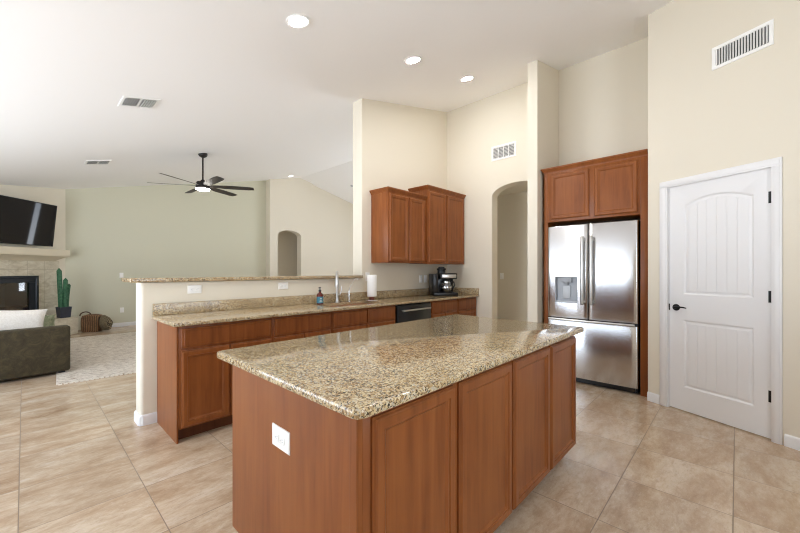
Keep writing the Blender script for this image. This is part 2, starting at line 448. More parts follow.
# ------------------------------------------------------------------ pantry door
b = MB()
W, Ht, T = .731, 2.078, .036
def arch_loop(x0, x1, z0, zs, rise, i, n=14):
    x0 += i; x1 -= i; c = (x0 + x1) / 2; hw = (x1 - x0) / 2
    P = [(x0, z0 + i), (x1, z0 + i)]
    for k in range(n + 1):
        x = x1 - (x1 - x0) * k / n
        P.append((x, zs - i + rise * (1 - ((x - c) / hw) ** 2)))
    return P
def sq_loop(x0, x1, z0, z1, i): return [(x0 + i, z0 + i), (x1 - i, z0 + i), (x1 - i, z1 - i), (x0 + i, z1 - i)]
up = lambda i: arch_loop(.122, .622, 1.07, 1.895, .06, i)
lo = lambda i: sq_loop(.122, .622, .215, .835, i)
outer = [(0, 0), (W, 0), (W, Ht), (0, Ht)]
b.fill([outer, up(0), lo(0)], lambda u, v: (u, 0, v))
b.fill([outer], lambda u, v: (u, T, v))
b.loft([[(u, 0, v) for u, v in outer], [(u, T, v) for u, v in outer]], False, False)
prof = [(0, 0), (.006, .004), (.014, .010), (.020, .010), (.034, .003)]
for f in (up, lo):
    b.loft([[(u, y, v) for u, v in f(i)] for i, y in prof], False, False)
door = struct(b.build('door_1', WHITE, None, dw(.191, .012, .010), DRZ, weld=True))
def planked():
    m = mat('white_door_planks', srgb(229, 229, 230), .38); t = NT(m)
    tc = t.n('ShaderNodeTexCoord'); sp = t.n('ShaderNodeSeparateXYZ'); t.l(tc.outputs['Object'], sp.inputs[0])
    f = t.math('FRACT', t.math('DIVIDE', t.math('SUBTRACT', sp.outputs[0], .122 + .034), .072))
    d = t.math('MINIMUM', f, t.math('SUBTRACT', 1, f))
    h = t.math('MINIMUM', t.math('MULTIPLY', d, 14), 1)
    t.bump(h, .5, .004)
    return m
PLANK = planked()
for nm, f in (('upper_panel', up), ('lower_panel', lo)):
    b = MB(); b.fill([f(.034)], lambda u, v: (u, .003, v)); b.build('door_panel', PLANK, door, smooth=0)
b = MB()
M = Matrix.Translation((.062, 0, .945)) @ Matrix.Rotation(PI / 2, 4, 'X')
b.lathe([(.0, 0), (.031, 0), (.031, .006), (.026, .010), (.013, .012), (.011, .040), (.0, .040)], 20, mat=M)
b.tube([(.062, -.038, .945), (.075, -.046, .946), (.11, -.048, .952), (.14, -.048, .953), (.168, -.046, .948)], [.009, .009, .008, .007, .005], 10)
b.box(-.004, .006, -.004, .004, .915, .975)
b.build('door_handle', BLACKM, door)
for z in (.333, 1.098, 1.862):
    b = MB(); b.lathe([(0, -.048), (.006, -.048), (.006, .048), (0, .048)], 10, (W + .003, -.006, z - .01)); b.box(W - .022, W + .001, -.002, .001, z - .055, z + .035)
    b.build('hinge', BLACKM, door)
# casing and jamb
b = MB()
c0, c1, cz = .118, .985, 2.150
for (u0, u1, z0, z1) in ((c0, dx0 + .004, 0, cz - .06), (dx1 - .004, c1, 0, cz - .06)):
    b.box(u0, u1, -.016, .0, z0, z1, .003)
    b.box(u0 + .012, u1 - .012, -.020, -.012, z0, z1, .003)
b.box(c0, c1, -.016, .0, cz - .062, cz, .003); b.box(c0 + .012, c1 - .012, -.020, -.012, cz - .05, cz - .012, .003)
b.box(dx0, dx0 + .006, 0, .115, 0, dz1); b.box(dx1 - .006, dx1, 0, .115, 0, dz1); b.box(dx0, dx1, 0, .115, dz1 - .004, dz1 + .0)
struct(b.build('trim_1', WHITE, None, tuple(DP), DRZ))

# ------------------------------------------------------------------ cabinets
def door_bm(b, x0, x1, z0, z1, y=0, t=.02, fr=.055):
    # door with an eased outer edge, stepped inner bead and recessed flat panel; front at y - t
    F = y - t
    b.rect_rings(x0, x1, z0, z1, [(0, y), (0, F + .011), (.005, F + .007), (.006, F + .004), (.012, F), (fr - .016, F), (fr - .014, F + .0045), (fr - .007, F + .005), (fr + .004, F + .013), (fr + .006, F + .013)])
def drawer_bm(b, x0, x1, z0, z1, y=0, t=.02):
    F = y - t
    b.rect_rings(x0, x1, z0, z1, [(0, y), (0, F + .007), (.003, F + .004), (.016, F + .003), (.019, F), (.03, F)])
def put_door(parent, name, x0, x1, z0, z1, y, fr=.055):
    b = MB(); door_bm(b, x0, x1, z0, z1, y, .02, fr); return b.build(name, WOOD, parent, smooth=25)
def put_drawer(parent, x0, x1, z0, z1, y):
    b = MB(); drawer_bm(b, x0, x1, z0, z1, y); return b.build('drawer_front', WOOD, parent, smooth=25)

# --- island: two cabinet boxes, doors facing the camera's right, end panel facing left
IX0, IX1, IY0, IY1 = .683, 2.615, .820, 1.745
isl = thing('kitchen_island_cabinet', 'cinnamon wood island cabinet with four recessed doors under the large granite slab', 'cabinet', (IX0, IY0, 0))
LX, LY = IX1 - IX0, IY1 - IY0
b = MB()
b.box(.02, LX, .0, LY, .10, .884, .001)
b.build('body', WOOD, isl)
b = MB()      # full-depth end panel, notched over both toe kicks
b.slab([[(0.07, 0), (LY - .075, 0), (LY - .075, .085), (LY, .085), (LY, .884), (0, .884), (0, .085), (.07, .085)]], lambda u, v: (0, u, v), lambda u, v: (.019, u, v))
b.box(-.004, .0, .0, .035, .085, .884, .001)
b.build('end_panel', WOOD, isl, smooth=0)
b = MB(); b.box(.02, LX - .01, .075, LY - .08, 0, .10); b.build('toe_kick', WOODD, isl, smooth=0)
for x0, x1 in ((.734, 1.168), (1.201, 1.655), (1.679, 2.142), (2.165, 2.608)):
    put_door(isl, 'door', x0 - IX0, x1 - IX0, .104, .848, 0.0)
# far side fronts (towards the sink)
for k in range(4):
    x0 = .03 + k * .475
    b = MB(); door_bm(b, -x0 - .465, -x0, .104, .69, 0); o = b.build('door', WOOD, isl, (0, LY, 0), PI, smooth=25)
    b = MB(); drawer_bm(b, -x0 - .465, -x0, .705, .85, 0); o = b.build('drawer_front', WOOD, isl, (0, LY, 0), PI, smooth=25)

def slab_top(x0, x1, y0, y1, z0, z1, r, hole=None, e=.007):
    b = MB()
    prof = [(e, z0), (e * .3, z0 + e * .3), (0, z0 + e), (0, z1 - e), (e * .3, z1 - e * .3), (e, z1)]
    rr = r if isinstance(r, float) else .03
    b.loft([[(x, y, z) for x, y in rrect(x0, x1, y0, y1, rr, i)] for i, z in prof], hole is None, hole is None)
    if hole:
        for z in (z0, z1):
            b.fill([rrect(x0, x1, y0, y1, rr, e), hole], lambda u, v: (u, v, z))
        b.loft([[(x, y, z0) for x, y in hole], [(x, y, z1) for x, y in hole]], False, False)
    return b
b = slab_top(-1.003, 1.0, -.53, .53, 0, .030, .032)
tag(b.build('island_countertop', GRANITE, None, (1.63, 1.283, .884), weld=True), 'large polished speckled tan granite slab on top of the island', 'countertop')

# --- peninsula base run
PY = 3.045; PD = 3.617 - PY
def base_unit(name, label, x0, x1, drawers, doors, panel_left=False):
    t = thing(name, label, 'cabinet', (x0, PY, 0), 0, 'base cabinets under the peninsula counter')
    L = x1 - x0; b = MB()
    b.box(.0015, L - .0015, 0, PD, .10, .884, .001); b.build('body', WOOD, t)
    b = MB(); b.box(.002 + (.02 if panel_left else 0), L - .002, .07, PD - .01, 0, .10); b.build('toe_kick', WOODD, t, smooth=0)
    for a, c in drawers: put_drawer(t, a - x0, c - x0, .712, .862, 0)
    for a, c in doors: put_door(t, 'door', a - x0, c - x0, .112, .692, 0)
    if panel_left:
        b = MB(); b.slab([[(0, 0), (PD, 0), (PD, .884), (0, .884)]], lambda u, v: (-.012, u, v), lambda u, v: (.0, u, v)); b.build('end_panel', WOOD, t, smooth=0)
    return t
base_unit('base_cabinet', 'wooden base cabinet at the open end of the peninsula, one wide drawer over two doors', .797, 1.54, [(.815, 1.525)], [(.815, 1.165), (1.175, 1.525)], True)
base_unit('base_cabinet', 'wooden base cabinet directly left of the sink cabinet, single drawer front', 1.54, 2.185, [(1.555, 2.17)], [(1.555, 1.86), (1.868, 2.17)])
base_unit('base_cabinet', 'wooden sink base cabinet under the faucet with two short drawer fronts', 2.185, 3.135, [(2.2, 2.655), (2.675, 3.12)], [(2.2, 2.655), (2.665, 3.12)])
base_unit('base_cabinet', 'wooden base cabinet directly right of the black dishwasher', 3.825, 4.46, [(3.84, 4.445)], [(3.84, 4.14), (4.148, 4.445)])
base_unit('base_cabinet', 'narrow wooden base cabinet in the corner by the arched hall wall', 4.46, 4.997, [(4.475, 4.975)], [(4.475, 4.975)])
dwt = thing('dishwasher', 'black dishwasher with a steel bar handle between the base cabinets', 'dishwasher', (3.14, PY, 0))
b = MB(); b.box(.002, .678, .002, PD, .10, .87); b.build('body', BLACKP, dwt)
b = MB(); b.box(.01, .67, -.022, .0, .11, .862, .006); b.build('door', BLACKP, dwt)
b = MB(); b.box(.02, .66, .05, .4, 0, .10); b.build('toe_kick', BLACKP, dwt)
b = MB(); b.tube([(.07, -.062, .80), (.61, -.062, .80)], .011, 12); b.tube([(.09, -.02, .80), (.09, -.062, .80)], .008, 8); b.tube([(.59, -.02, .80), (.59, -.062, .80)], .008, 8); b.build('handle', BRUSH, dwt)

SX0, SX1, SY0, SY1 = 2.26, 3.04, 3.10, 3.47
hole = rrect(SX0 - .76, SX1 - .76, SY0 - 2.985, SY1 - 2.985, .05)
b = slab_top(-.010, 4.238, 0, .632, 0, .030, .006, hole)
ctop = tag(b.build('peninsula_countertop', GRANITE, None, (.76, 2.985, .884), weld=True), 'long granite counter with backsplash along the half wall, holding the sink', 'countertop')
b = MB(); b.box(-.008, 4.236, .600, .632, .030, .132, .004); b.box(4.206, 4.236, .01, .600, .030, .132, .004); b.build('backsplash', GRANITE, ctop)
b = slab_top(-.01, 2.48, 0, .42, 0, .036, .012)
led = tag(b.build('bar_ledge', GRANITE, None, (.605, 3.585, 1.2), weld=True), 'narrow raised granite bar ledge capping the half wall', 'ledge')

# sink, taps
sk = thing('kitchen_sink', 'stainless undermount sink set into the granite counter below the faucet', 'sink', (2.65, 3.285, .65))
b = MB()
o_ = lambda i, z, x0, x1: [(x, y, z) for x, y in rrect(x0, x1, -.185, .185, .05, i)]
hx = (SX1 - SX0) / 2
for x0, x1 in ((-hx, -.012), (.012, hx)):
    b.loft([o_(-.006, .233, x0, x1), o_(0, .233, x0, x1), o_(.012, .05, x0, x1), o_(.03, .03, x0, x1)], False, True)
b.build('basin', BRUSH, sk)
for x in (-.2, .2):
    b = MB(); b.lathe([(0, 0), (.045, 0), (.045, .004), (.02, .002), (0, .002)], 20, (x, 0, .031)); b.build('drain', CHROME, sk)
fa = thing('kitchen_faucet', 'tall brushed nickel pull-down faucet behind the sink', 'faucet', (2.615, 3.525, .9145), math.radians(-38))
b = MB(); b.lathe([(0, 0), (.029, 0), (.029, .008), (.020, .014), (.0175, .05), (0, .05)], 20); b.build('base', BRUSH, fa)
b = MB()
pts = [(0, 0, .04), (0, 0, .28)] + [(0, -.075 + .075 * math.cos(a), .28 + .085 * math.sin(a)) for a in [PI * k / 10 for k in range(1, 11)]]
b.tube(pts, .0165, 14); b.build('spout', BRUSH, fa)
b = MB(); b.tube([(0, -.15, .29), (0, -.15, .26), (0, -.15, .20), (0, -.15, .185)], [.018, .021, .024, .021], 14); b.build('spray_head', BRUSH, fa)
b = MB(); b.tube([(.01, 0, .09), (.04, 0, .095)], .014, 12); b.tube([(.034, 0, .095), (.048, 0, .13), (.056, .0, .19)], [.008, .007, .006], 10); b.build('lever', BRUSH, fa)
f2_ = thing('filtered_water_tap', 'thin slanting chrome drinking-water tap right of the faucet', 'faucet', (2.81, 3.54, .9145))
b = MB(); b.lathe([(0, 0), (.018, 0), (.018, .006), (.010, .012), (.009, .05), (0, .05)], 16); b.build('base', CHROME, f2_)
b = MB(); b.tube([(0, 0, .04), (0, 0, .13), (.006, -.004, .17), (.06, -.01, .25), (.085, -.02, .283), (.10, -.03, .285), (.106, -.035, .27)], .0058, 10); b.build('spout', CHROME, f2_)
b = MB(); b.tube([(.008, 0, .07), (.03, -.005, .078)], .005, 8); b.build('lever', BLACKP, f2_)

# soap bottle
AMBER = mat('amber_bottle_plastic', srgb(96, 34, 24), .18); LAB = mat('teal_label', srgb(62, 128, 150), .5)
LABW = mat('label_white', srgb(222, 230, 230), .6)
sb = thing('soap_bottle', 'small dark amber bottle with a blue label left of the faucet', 'bottle', (2.325, 3.46, .9145))
b = MB(); b.lathe([(0, 0), (.034, 0), (.037, .004), (.037, .105), (.030, .122), (.014, .132), (.013, .148), (0, .148)], 24); b.build('body', AMBER, sb)
b = MB(); b.lathe([(.0374, .014), (.0374, .088)], 24); b.build('bottle_label', LAB, sb)
b = MB()
for k in range(3):
    z = .028 + k * .018; R = .0378; a0, a1 = -2.3 + .1 * k, -1.35 - .12 * k
    b.loft([[(R * math.cos(a0 + (a1 - a0) * q / 6), R * math.sin(a0 + (a1 - a0) * q / 6), z + h) for q in range(7)] for h in (0, .006)], False, False, False)
o = b.build('label_print', LABW, sb)
b = MB(); b.lathe([(0, .146), (.016, .146), (.016, .164), (.006, .168), (.005, .182), (.010, .184), (.011, .194), (0, .197)], 18); b.tube([(0, 0, .189), (-.03, -.012, .187)], .004, 8); b.build('pump', BLACKP, sb)

# paper towel
PAPER = mat('paper_towel', srgb(246, 245, 243), .9)
pt = thing('paper_towel_holder', 'upright white paper towel roll on a round steel base by the wall end', 'paper towel', (3.085, 3.42, .9145))
b = MB(); b.lathe([(0, 0), (.088, 0), (.090, .005), (.086, .011), (.02, .014), (0, .014)], 32); b.build('base', CHROME, pt)
b = MB(); b.lathe([(0, .013), (.034, .013), (.034, .052), (0, .052)], 20); b.build('collar', mat('red_brown_wood', srgb(120, 62, 48), .5), pt)
b = MB(); b.lathe([(.020, .052), (.060, .052), (.0615, .056), (.0615, .325), (.060, .329), (.020, .329)], 36); b.build('paper_roll', PAPER, pt)
b = MB(); b.lathe([(0, .05), (.008, .05), (.008, .326), (.0, .328)], 12); b.build('post', CHROME, pt)

# coffee maker
cm = thing('coffee_maker', 'black drip coffee maker with glass carafe in the counter corner', 'coffee maker', (4.48, 3.31, .9145), math.radians(-38))
b = MB(); b.box(-.19, .19, -.15, .14, 0, .05, .012); b.build('base', BLACKP, cm)
b = MB(); b.box(-.20, -.115, -.13, .14, .05, .335, .012); b.box(-.115, .17, .05, .14, .05, .335, .01); b.build('water_tank', BLACKP, cm)
b = MB(); b.box(-.09, .185, -.13, .14, .255, .345, .018); b.build('brew_head', BLACKP, cm)
b = MB(); b.box(-.06, .165, -.134, -.128, .27, .325, .004); b.build('control_panel', BRUSH, cm)
b = MB(); b.lathe([(0, .345), (.062, .345), (.06, .385), (.072, .392), (.074, .415), (.05, .425), (.048, .44), (0, .444)], 24, (-.035, .0, 0)); b.build('hopper', BLACKP, cm)
CARAFE = make_glass('carafe_glass', (.75, .75, .75, 1), .25)
b = MB(); b.lathe([(.05, .052), (.072, .056), (.085, .10), (.083, .15), (.06, .20), (.054, .225)], 28, (.03, -.05, 0)); b.build('carafe', CARAFE, cm)
b = MB(); b.lathe([(0, .056), (.066, .058), (.079, .095), (.079, .105), (0, .105)], 28, (.03, -.05, 0)); b.build('coffee', mat('brewed_coffee', srgb(24, 13, 8), .1), cm)
b = MB(); b.lathe([(.0605, .20), (.0635, .20), (.0635, .216), (.0605, .216)], 28, (.03, -.05, 0)); b.lathe([(.083, .125), (.0865, .125), (.0865, .14), (.083, .14)], 28, (.03, -.05, 0)); b.build('band', CHROME, cm)
b = MB(); b.tube([(.085, -.075, .215), (.135, -.10, .21), (.145, -.105, .16), (.115, -.09, .10)], [.010, .011, .011, .008], 10); b.lathe([(0, .222), (.06, .222), (.055, .24), (0, .246)], 24, (.03, -.05, 0)); b.build('carafe_handle', BLACKP, cm)

# --- upper cabinets
CROWN = [(0, 0), (.006, .0), (.010, .012), (.016, .018), (.030, .040), (.036, .046), (.036, .060), (0, .060)]
def upper(name, label, x0, x1, z0, z1, yf, doors, ret_left, ret_right):
    t = thing(name, label, 'cabinet', (x0, yf, z0), 0, 'upper cabinets on the wall')
    L = x1 - x0; D = 3.618 - yf; H = z1 - z0
    b = MB(); b.box(0, L, 0, D, 0, H, .0012); b.build('body', WOOD, t)
    path = ([(0, D)] if ret_left else []) + [(0, 0), (L, 0)] + ([(L, D)] if ret_right else [])
    b = MB(); b.sweep(path, [(o - .004, z + H - .012) for o, z in CROWN]); b.box(.0, L, .0, D, H, H + .044); b.build('crown_moulding', WOOD, t, smooth=20)
    for a, c in doors: put_door(t, 'door', a - x0, c - x0, .018, H - .03, 0, .05)
    return t
upper('upper_cabinet', 'shorter wooden wall cabinet nearer the free wall end, two doors and crown', 3.252, 4.028, 1.405, 2.335, 3.29, [(3.268, 3.632), (3.655, 3.985)], True, False)
upper('upper_cabinet', 'taller wooden wall cabinet in the corner above the coffee maker', 4.030, 4.985, 1.400, 2.49, 3.262, [(4.045, 4.468), (4.49, 4.94)], True, False)

# --- refrigerator surround
fs = thing('refrigerator_cabinet', 'wooden surround with two short upper doors and crown above the refrigerator', 'cabinet', (4.40, 1.722, 0), -PI / 2)
FW = 1.722 - .664; FD = .595
b = MB(); b.box(0, .045, 0, FD, 0, 2.49, .0015); b.build('side_panel', WOOD, fs)
b = MB(); b.box(FW - .064, FW, 0, FD, 0, 2.49, .0015); b.build('side_panel', WOOD, fs)
b = MB(); b.box(.0455, FW - .0645, 0, FD, 1.885, 2.49, .001); b.build('body', WOOD, fs)
put_door(fs, 'door', .082, .507, 1.916, 2.455, 0, .05); put_door(fs, 'door', .562, .972, 1.908, 2.455, 0, .05)
b = MB(); b.sweep([(-.0, .09), (0, 0), (FW, 0)], [(o - .004, z + 2.482) for o, z in CROWN]); b.box(0, FW, 0, FD, 2.49, 2.53); b.build('crown_moulding', WOOD, fs, smooth=20)

# --- refrigerator (French doors over a freezer drawer)
DARKG = mat('fridge_side_grey', srgb(44, 44, 46), .5)
rf = thing('refrigerator', 'stainless steel French door refrigerator with ice and water dispenser', 'refrigerator', (4.372, 1.680, 0), -PI / 2)
RW = .938
b = MB(); b.box(.012, RW - .012, .055, .60, .03, 1.835, .004); b.box(.02, RW - .02, .08, .5, 0, .03); b.build('body', DARKG, rf)
def curved_front(b, x0, x1, z0, z1, bulge=.012, ybk=.05, cutout=None, n=18):
    # door skin gently bowed over the full width of the refrigerator, rounded vertical edges
    def yf(x): return bulge * ((x - RW / 2) / (RW / 2)) ** 2
    e = .018
    xs = [x0, x0 + .003, x0 + .009, x0 + e] + [x0 + e + (x1 - x0 - 2 * e) * k / n for k in range(1, n)] + [x1 - e, x1 - .009, x1 - .003, x1]
    def edge(x):
        d = min(x - x0, x1 - x)
        return 0 if d >= e else e * (1 - math.sqrt(max(0, 1 - ((e - d) / e) ** 2)))
    pl = [(x, yf(x) + edge(x)) for x in xs]
    zs = [(z0, .008), (z0 + .003, .002), (z0 + .008, 0), (z1 - .008, 0), (z1 - .003, .002), (z1, .008)]
    rings = [[(x, y + o, z) for x, y in pl] + [(x1, ybk, z), (x0, ybk, z)] for z, o in zs]
    b.loft(rings)
b = MB(); curved_front(b, .004, .4555, .742, 1.828); dl = b.build('fridge_door', STEEL, rf)
b = MB(); curved_front(b, .4605, RW - .004, .742, 1.828); dr = b.build('fridge_door', STEEL, rf)
b = MB(); curved_front(b, .004, RW - .004, .065, .715); fz_ = b.build('freezer_drawer', STEEL, rf)
DX0, DX1, DZ0, DZ1 = .10, .345, .925, 1.225
def cut_local(o):
    m = MB(); m.box(DX0, DX1, -.05, .042, DZ0, DZ1); c = m.build('cutter', DARK, rf)
    mod = o.modifiers.new('cut', 'BOOLEAN'); mod.object = c; mod.operation = 'DIFFERENCE'; mod.solver = 'EXACT'
    bpy.context.view_layer.update()
    dg = bpy.context.evaluated_depsgraph_get(); me = bpy.data.meshes.new_from_object(o.evaluated_get(dg))
    o.modifiers.clear(); o.data = me; bpy.data.objects.remove(c)
    me.set_sharp_from_angle(angle=math.radians(25))
cut_local(dl)
GREY = mat('dispenser_grey', srgb(166, 171, 178), .35); LGREY = mat('dispenser_light_grey', srgb(196, 202, 208), .3)
b = MB()
b.rect_rings(DX0 - .004, DX1 + .004, DZ0 - .004, DZ1 + .004, [(0, .014), (0, .001), (.003, -.001), (.008, -.001), (.010, .003), (.012, .040)], False, True)
dp = b.build('dispenser', GREY, dl)
b = MB(); b.box(.165, .28, .008, .04, 1.16, 1.222, .004); b.lathe([(0, 1.13), (.018, 1.13), (.022, 1.16), (0, 1.16)], 16, (.222, .022, 0)); b.build('nozzle', GREY, dl)
b = MB(); b.box(.18, .265, .022, .040, .975, 1.12, .006); b.build('paddle', LGREY, dl)
b = MB(); b.box(.105, .34, .004, .040, .926, .942, .003); b.build('drip_tray', LGREY, dl)
def handle(parent, pts, r, mounts):
    b = MB(); b.tube(pts, r, 14)
    for p, q in mounts: b.tube([p, q], r * .8, 10)
    return b.build('handle', BRUSH, parent)
for p, x in ((dl, .412), (dr, .504)):
    handle(p, [(x, -.05, .915), (x, -.056, .95), (x, -.056, 1.65), (x, -.05, 1.685)], .018, [((x, -.052, .945), (x, .01, .945)), ((x, -.052, 1.655), (x, .01, 1.655))])
b = MB(); b.tube([(.03, -.022, .727), (.25, -.034, .727), (RW / 2, -.038, .727), (RW - .25, -.034, .727), (RW - .03, -.022, .727)], .012, 12)
for x in (.05, RW - .05): b.tube([(x, -.024, .727), (x, .03, .716)], .009, 8)
b.build('handle', BRUSH, fz_)
b = MB(); b.box(.03, RW - .03, .03, .07, .02, .06); b.build('kick_grille', BLACKP, rf)

# ------------------------------------------------------------------ switches and outlets
def plate(name, label, loc, rz, kind, horiz=False, group='wall outlets and switches', k=1):
    t = thing(name, label, 'outlet' if 'outlet' in name else 'switch', loc, rz, group)
    w, h = (.116 * k, .074 * k) if horiz else (.074, .118)
    b = MB(); b.rect_rings(-w / 2, w / 2, -h / 2, h / 2, [(0, 0), (0, -.003), (.003, -.0055), (.006, -.006)]); b.build('plate', WPLAST, t)
    if kind == 'outlet':
        for s in (-1, 1):
            cx, cz = (s * .021, 0) if horiz else (0, s * .021)
            b = MB(); b.box(cx - .0145, cx + .0145, -.009, -.005, cz - .0145, cz + .0145, .004); f = b.build('receptacle', WPLAST, t)
            b = MB()
            if horiz:
                b.box(cx - .001, cx + .008, -.0094, -.0088, cz + .004, cz + .0062); b.box(cx - .001, cx + .006, -.0094, -.0088, cz - .0062, cz - .004); b.box(cx - .009, cx - .005, -.0094, -.0088, cz - .002, cz + .002)
            else:
                b.box(cx - .0062, cx - .004, -.0094, -.0088, cz - .001, cz + .008); b.box(cx + .004, cx + .0062, -.0094, -.0088, cz - .001, cz + .006); b.box(cx - .002, cx + .002, -.0094, -.0088, cz - .009, cz - .005)
            b.build('slots', GREY, f, smooth=0)
    else:
        b = MB(); b.box(-.016, .016, -.0095, -.005, -.033, .033, .002); b.build('rocker', WPLAST, t)
    return t
plate('wall_outlet', 'white outlet plate set in the wooden end panel of the island', (.683, 1.277, .652), -PI / 2, 'outlet', True, k=1.14)
plate('wall_outlet', 'white horizontal outlet on the half wall near its open end', (1.078, 3.619, 1.127), 0, 'outlet', True)
plate('wall_outlet', 'white horizontal outlet on the half wall left of the soap bottle', (1.957, 3.619, 1.131), 0, 'outlet', True)
plate('wall_outlet', 'white outlet plate on the wall just left of the coffee maker switch', (4.294, 3.619, 1.167), 0, 'outlet')
plate('light_switch', 'white switch plate on the wall touching the coffee maker', (4.418, 3.619, 1.167), 0, 'switch')
plate('light_switch', 'white plate on the wall half hidden behind the paper towel roll', (3.185, 3.619, 1.215), 0, 'switch')
plate('light_switch', 'white switch plate on the hall wall seen through the arched opening', (6.349, 3.30, 1.19), -PI / 2, 'switch')
plate('wall_outlet', 'white outlet low on the sage living room wall near the baseboard', (1.57, 10.399, .38), 0, 'outlet')
plate('light_switch', 'white switch plate on the sage living room wall above the bar ledge end', (1.56, 10.399, 1.19), 0, 'switch')

# ------------------------------------------------------------------ air vents
SLOT = mat('vent_shadow', srgb(96, 96, 96), .8)
def wall_vent(label, loc, rz, w, h, vertical, n, cols=1, fr=.028):
    t = thing('air_vent', label, 'vent', loc, rz, 'wall air vents')
    b = MB(); b.rect_rings(0, w, 0, h, [(0, 0), (0, -.006), (.003, -.009), (fr - .004, -.009), (fr, -.005), (fr, .0)], False, False); b.build('frame', WPLAST, t)
    b = MB(); b.box(fr, w - fr, -.0015, 0, fr, h - fr); b.build('backing', SLOT, t, smooth=0)
    if vertical:
        for k in range(n):
            x = fr + (w - 2 * fr) * (k + .5) / n
            b = MB(); b.box(-.0008, .0008, -.008, .008, fr, h - fr, mat=Matrix.Translation((x, -.0095, 0)) @ Matrix.Rotation(.95, 4, 'Z')); b.build('louver', WPLAST, t, smooth=0)
    else:
        for k in range(n):
            z = fr + (h - 2 * fr) * (k + .5) / n
            b = MB(); b.box(fr, w - fr, -.0065, .0065, -.0008, .0008, mat=Matrix.Translation((0, -.0085, z)) @ Matrix.Rotation(-.6, 4, 'X')); b.build('louver', WPLAST, t, smooth=0)
        for c in range(1, cols):
            x = fr + (w - 2 * fr) * c / cols
            b = MB(); b.box(x - .004, x + .004, -.016, -.002, fr, h - fr); b.build('mullion', WPLAST, t, smooth=0)
    return t
wall_vent('white air vent with upright louvers high on the wall above the pantry door', dw(.541, -.001, 3.018), DRZ, .395, .192, True, 18)
wall_vent('white air vent with stacked louvers on the wall above the arched opening', (4.999, 2.768, 2.992), -PI / 2, .398, .222, False, 8, 4)
def ceiling_vent(label, x, y, w=.33, d=.31):
    t = thing('ceiling_vent', label, 'vent', (x, y, ceil_z(x) - .001), 0, 'ceiling air vents', (0, -SL, 0))
    b = MB()
    prof = [(0, 0), (0, -.005), (.004, -.008), (.026, -.008), (.030, -.003), (.030, 0)]
    b.loft([[(sx * (w / 2 - i), sy * (d / 2 - i), z) for sx, sy in ((-1, -1), (1, -1), (1, 1), (-1, 1))] for i, z in prof], False, False); b.build('frame', WPLAST, t)
    b = MB(); b.box(-w / 2 + .03, w / 2 - .03, -d / 2 + .03, d / 2 - .03, -.0015, -.0005); b.build('backing', SLOT, t, smooth=0)
    for k in range(12):
        if k == 6: continue
        xx = -w / 2 + .03 + (w - .06) * (k + .5) / 12.5
        tilt = .75 if k < 6 else .25
        b = MB(); b.box(-.0008, .0008, -d / 2 + .03, d / 2 - .03, -.010, .010, mat=Matrix.Translation((xx, 0, -.010)) @ Matrix.Rotation(tilt, 4, 'Y')); b.build('louver', WPLAST, t, smooth=0)
    b = MB(); b.box(-.008, .008, -d / 2 + .03, d / 2 - .03, -.010, -.002); b.build('mullion', WPLAST, t, smooth=0)
    return t
ceiling_vent('white square vent in the sloped ceiling, the larger and nearer one', .842, 4.605)
ceiling_vent('white square vent in the sloped ceiling near the television corner', .840, 7.65)

# ------------------------------------------------------------------ recessed ceiling lights
LEDF = emit('lit_far_ceiling_lamp', (1, .97, .92, 1), 12)
def downlight(label, x, y, lens=None, r=.092):
    sl = -SL if x < 6.08 else math.atan(.24)
    t = thing('recessed_light', label, 'ceiling light', (x, y, ceil_z(x) - .001), 0, 'recessed ceiling lights', (0, sl, 0))
    b = MB(); b.lathe([(r, 0), (r, -.004), (r - .006, -.008), (r - .018, -.007), (r - .026, -.002), (r - .026, 0)], 32); b.build('trim_ring', WPLAST, t)
    b = MB(); b.lathe([(0, -.0035), (r - .024, -.0035), (r - .024, -.001), (0, -.001)], 32); b.build('lens', lens or LED, t)
    return t
downlight('lit recessed ceiling light nearest the camera, drawn largest', 1.451, 2.455)
downlight('lit recessed ceiling light in the middle of the kitchen row', 2.838, 2.497)
downlight('lit recessed ceiling light closest to the stub wall and arched opening', 3.935, 2.533)
downlight('lit small recessed light far off beside the ceiling ridge', 5.50, 9.70, LEDF)
downlight('dim grey recessed light on the far ceiling slope right of the ridge', 7.2, 8.9, GREY)

# ------------------------------------------------------------------ ceiling fan
BRONZE = mat('dark_bronze', srgb(46, 42, 40), .45, .5)
BLADE = mat('dark_brown_blade', srgb(50, 45, 42), .5)
fx, fy_ = 2.205, 6.955; ftop = ceil_z(fx)
fan = thing('ceiling_fan', 'dark six-blade ceiling fan with a round lit lamp hanging in the living room', 'ceiling fan', (fx, fy_, 2.76))
top = ftop - 2.76
b = MB(); b.lathe([(0, top + .012), (.075, top + .012), (.075, top - .02), (.062, top - .045), (.03, top - .065), (0, top - .065)], 24); b.build('canopy', BRONZE, fan)
b = MB(); b.tube([(0, 0, .13), (0, 0, top - .05)], .014, 12); b.build('downrod', BRONZE, fan)
b = MB(); b.lathe([(0, .16), (.03, .16), (.04, .135), (.095, .125), (.11, .10), (.115, .02), (.105, .0), (0, .0)], 32); b.build('motor_housing', BRONZE, fan)
b = MB(); b.lathe([(0, -.035), (.07, -.03), (.105, -.016), (.115, .0), (0, .002)], 32); b.build('lamp_shade', emit('lit_fan_lamp', (1, .96, .88, 1), 40), fan)
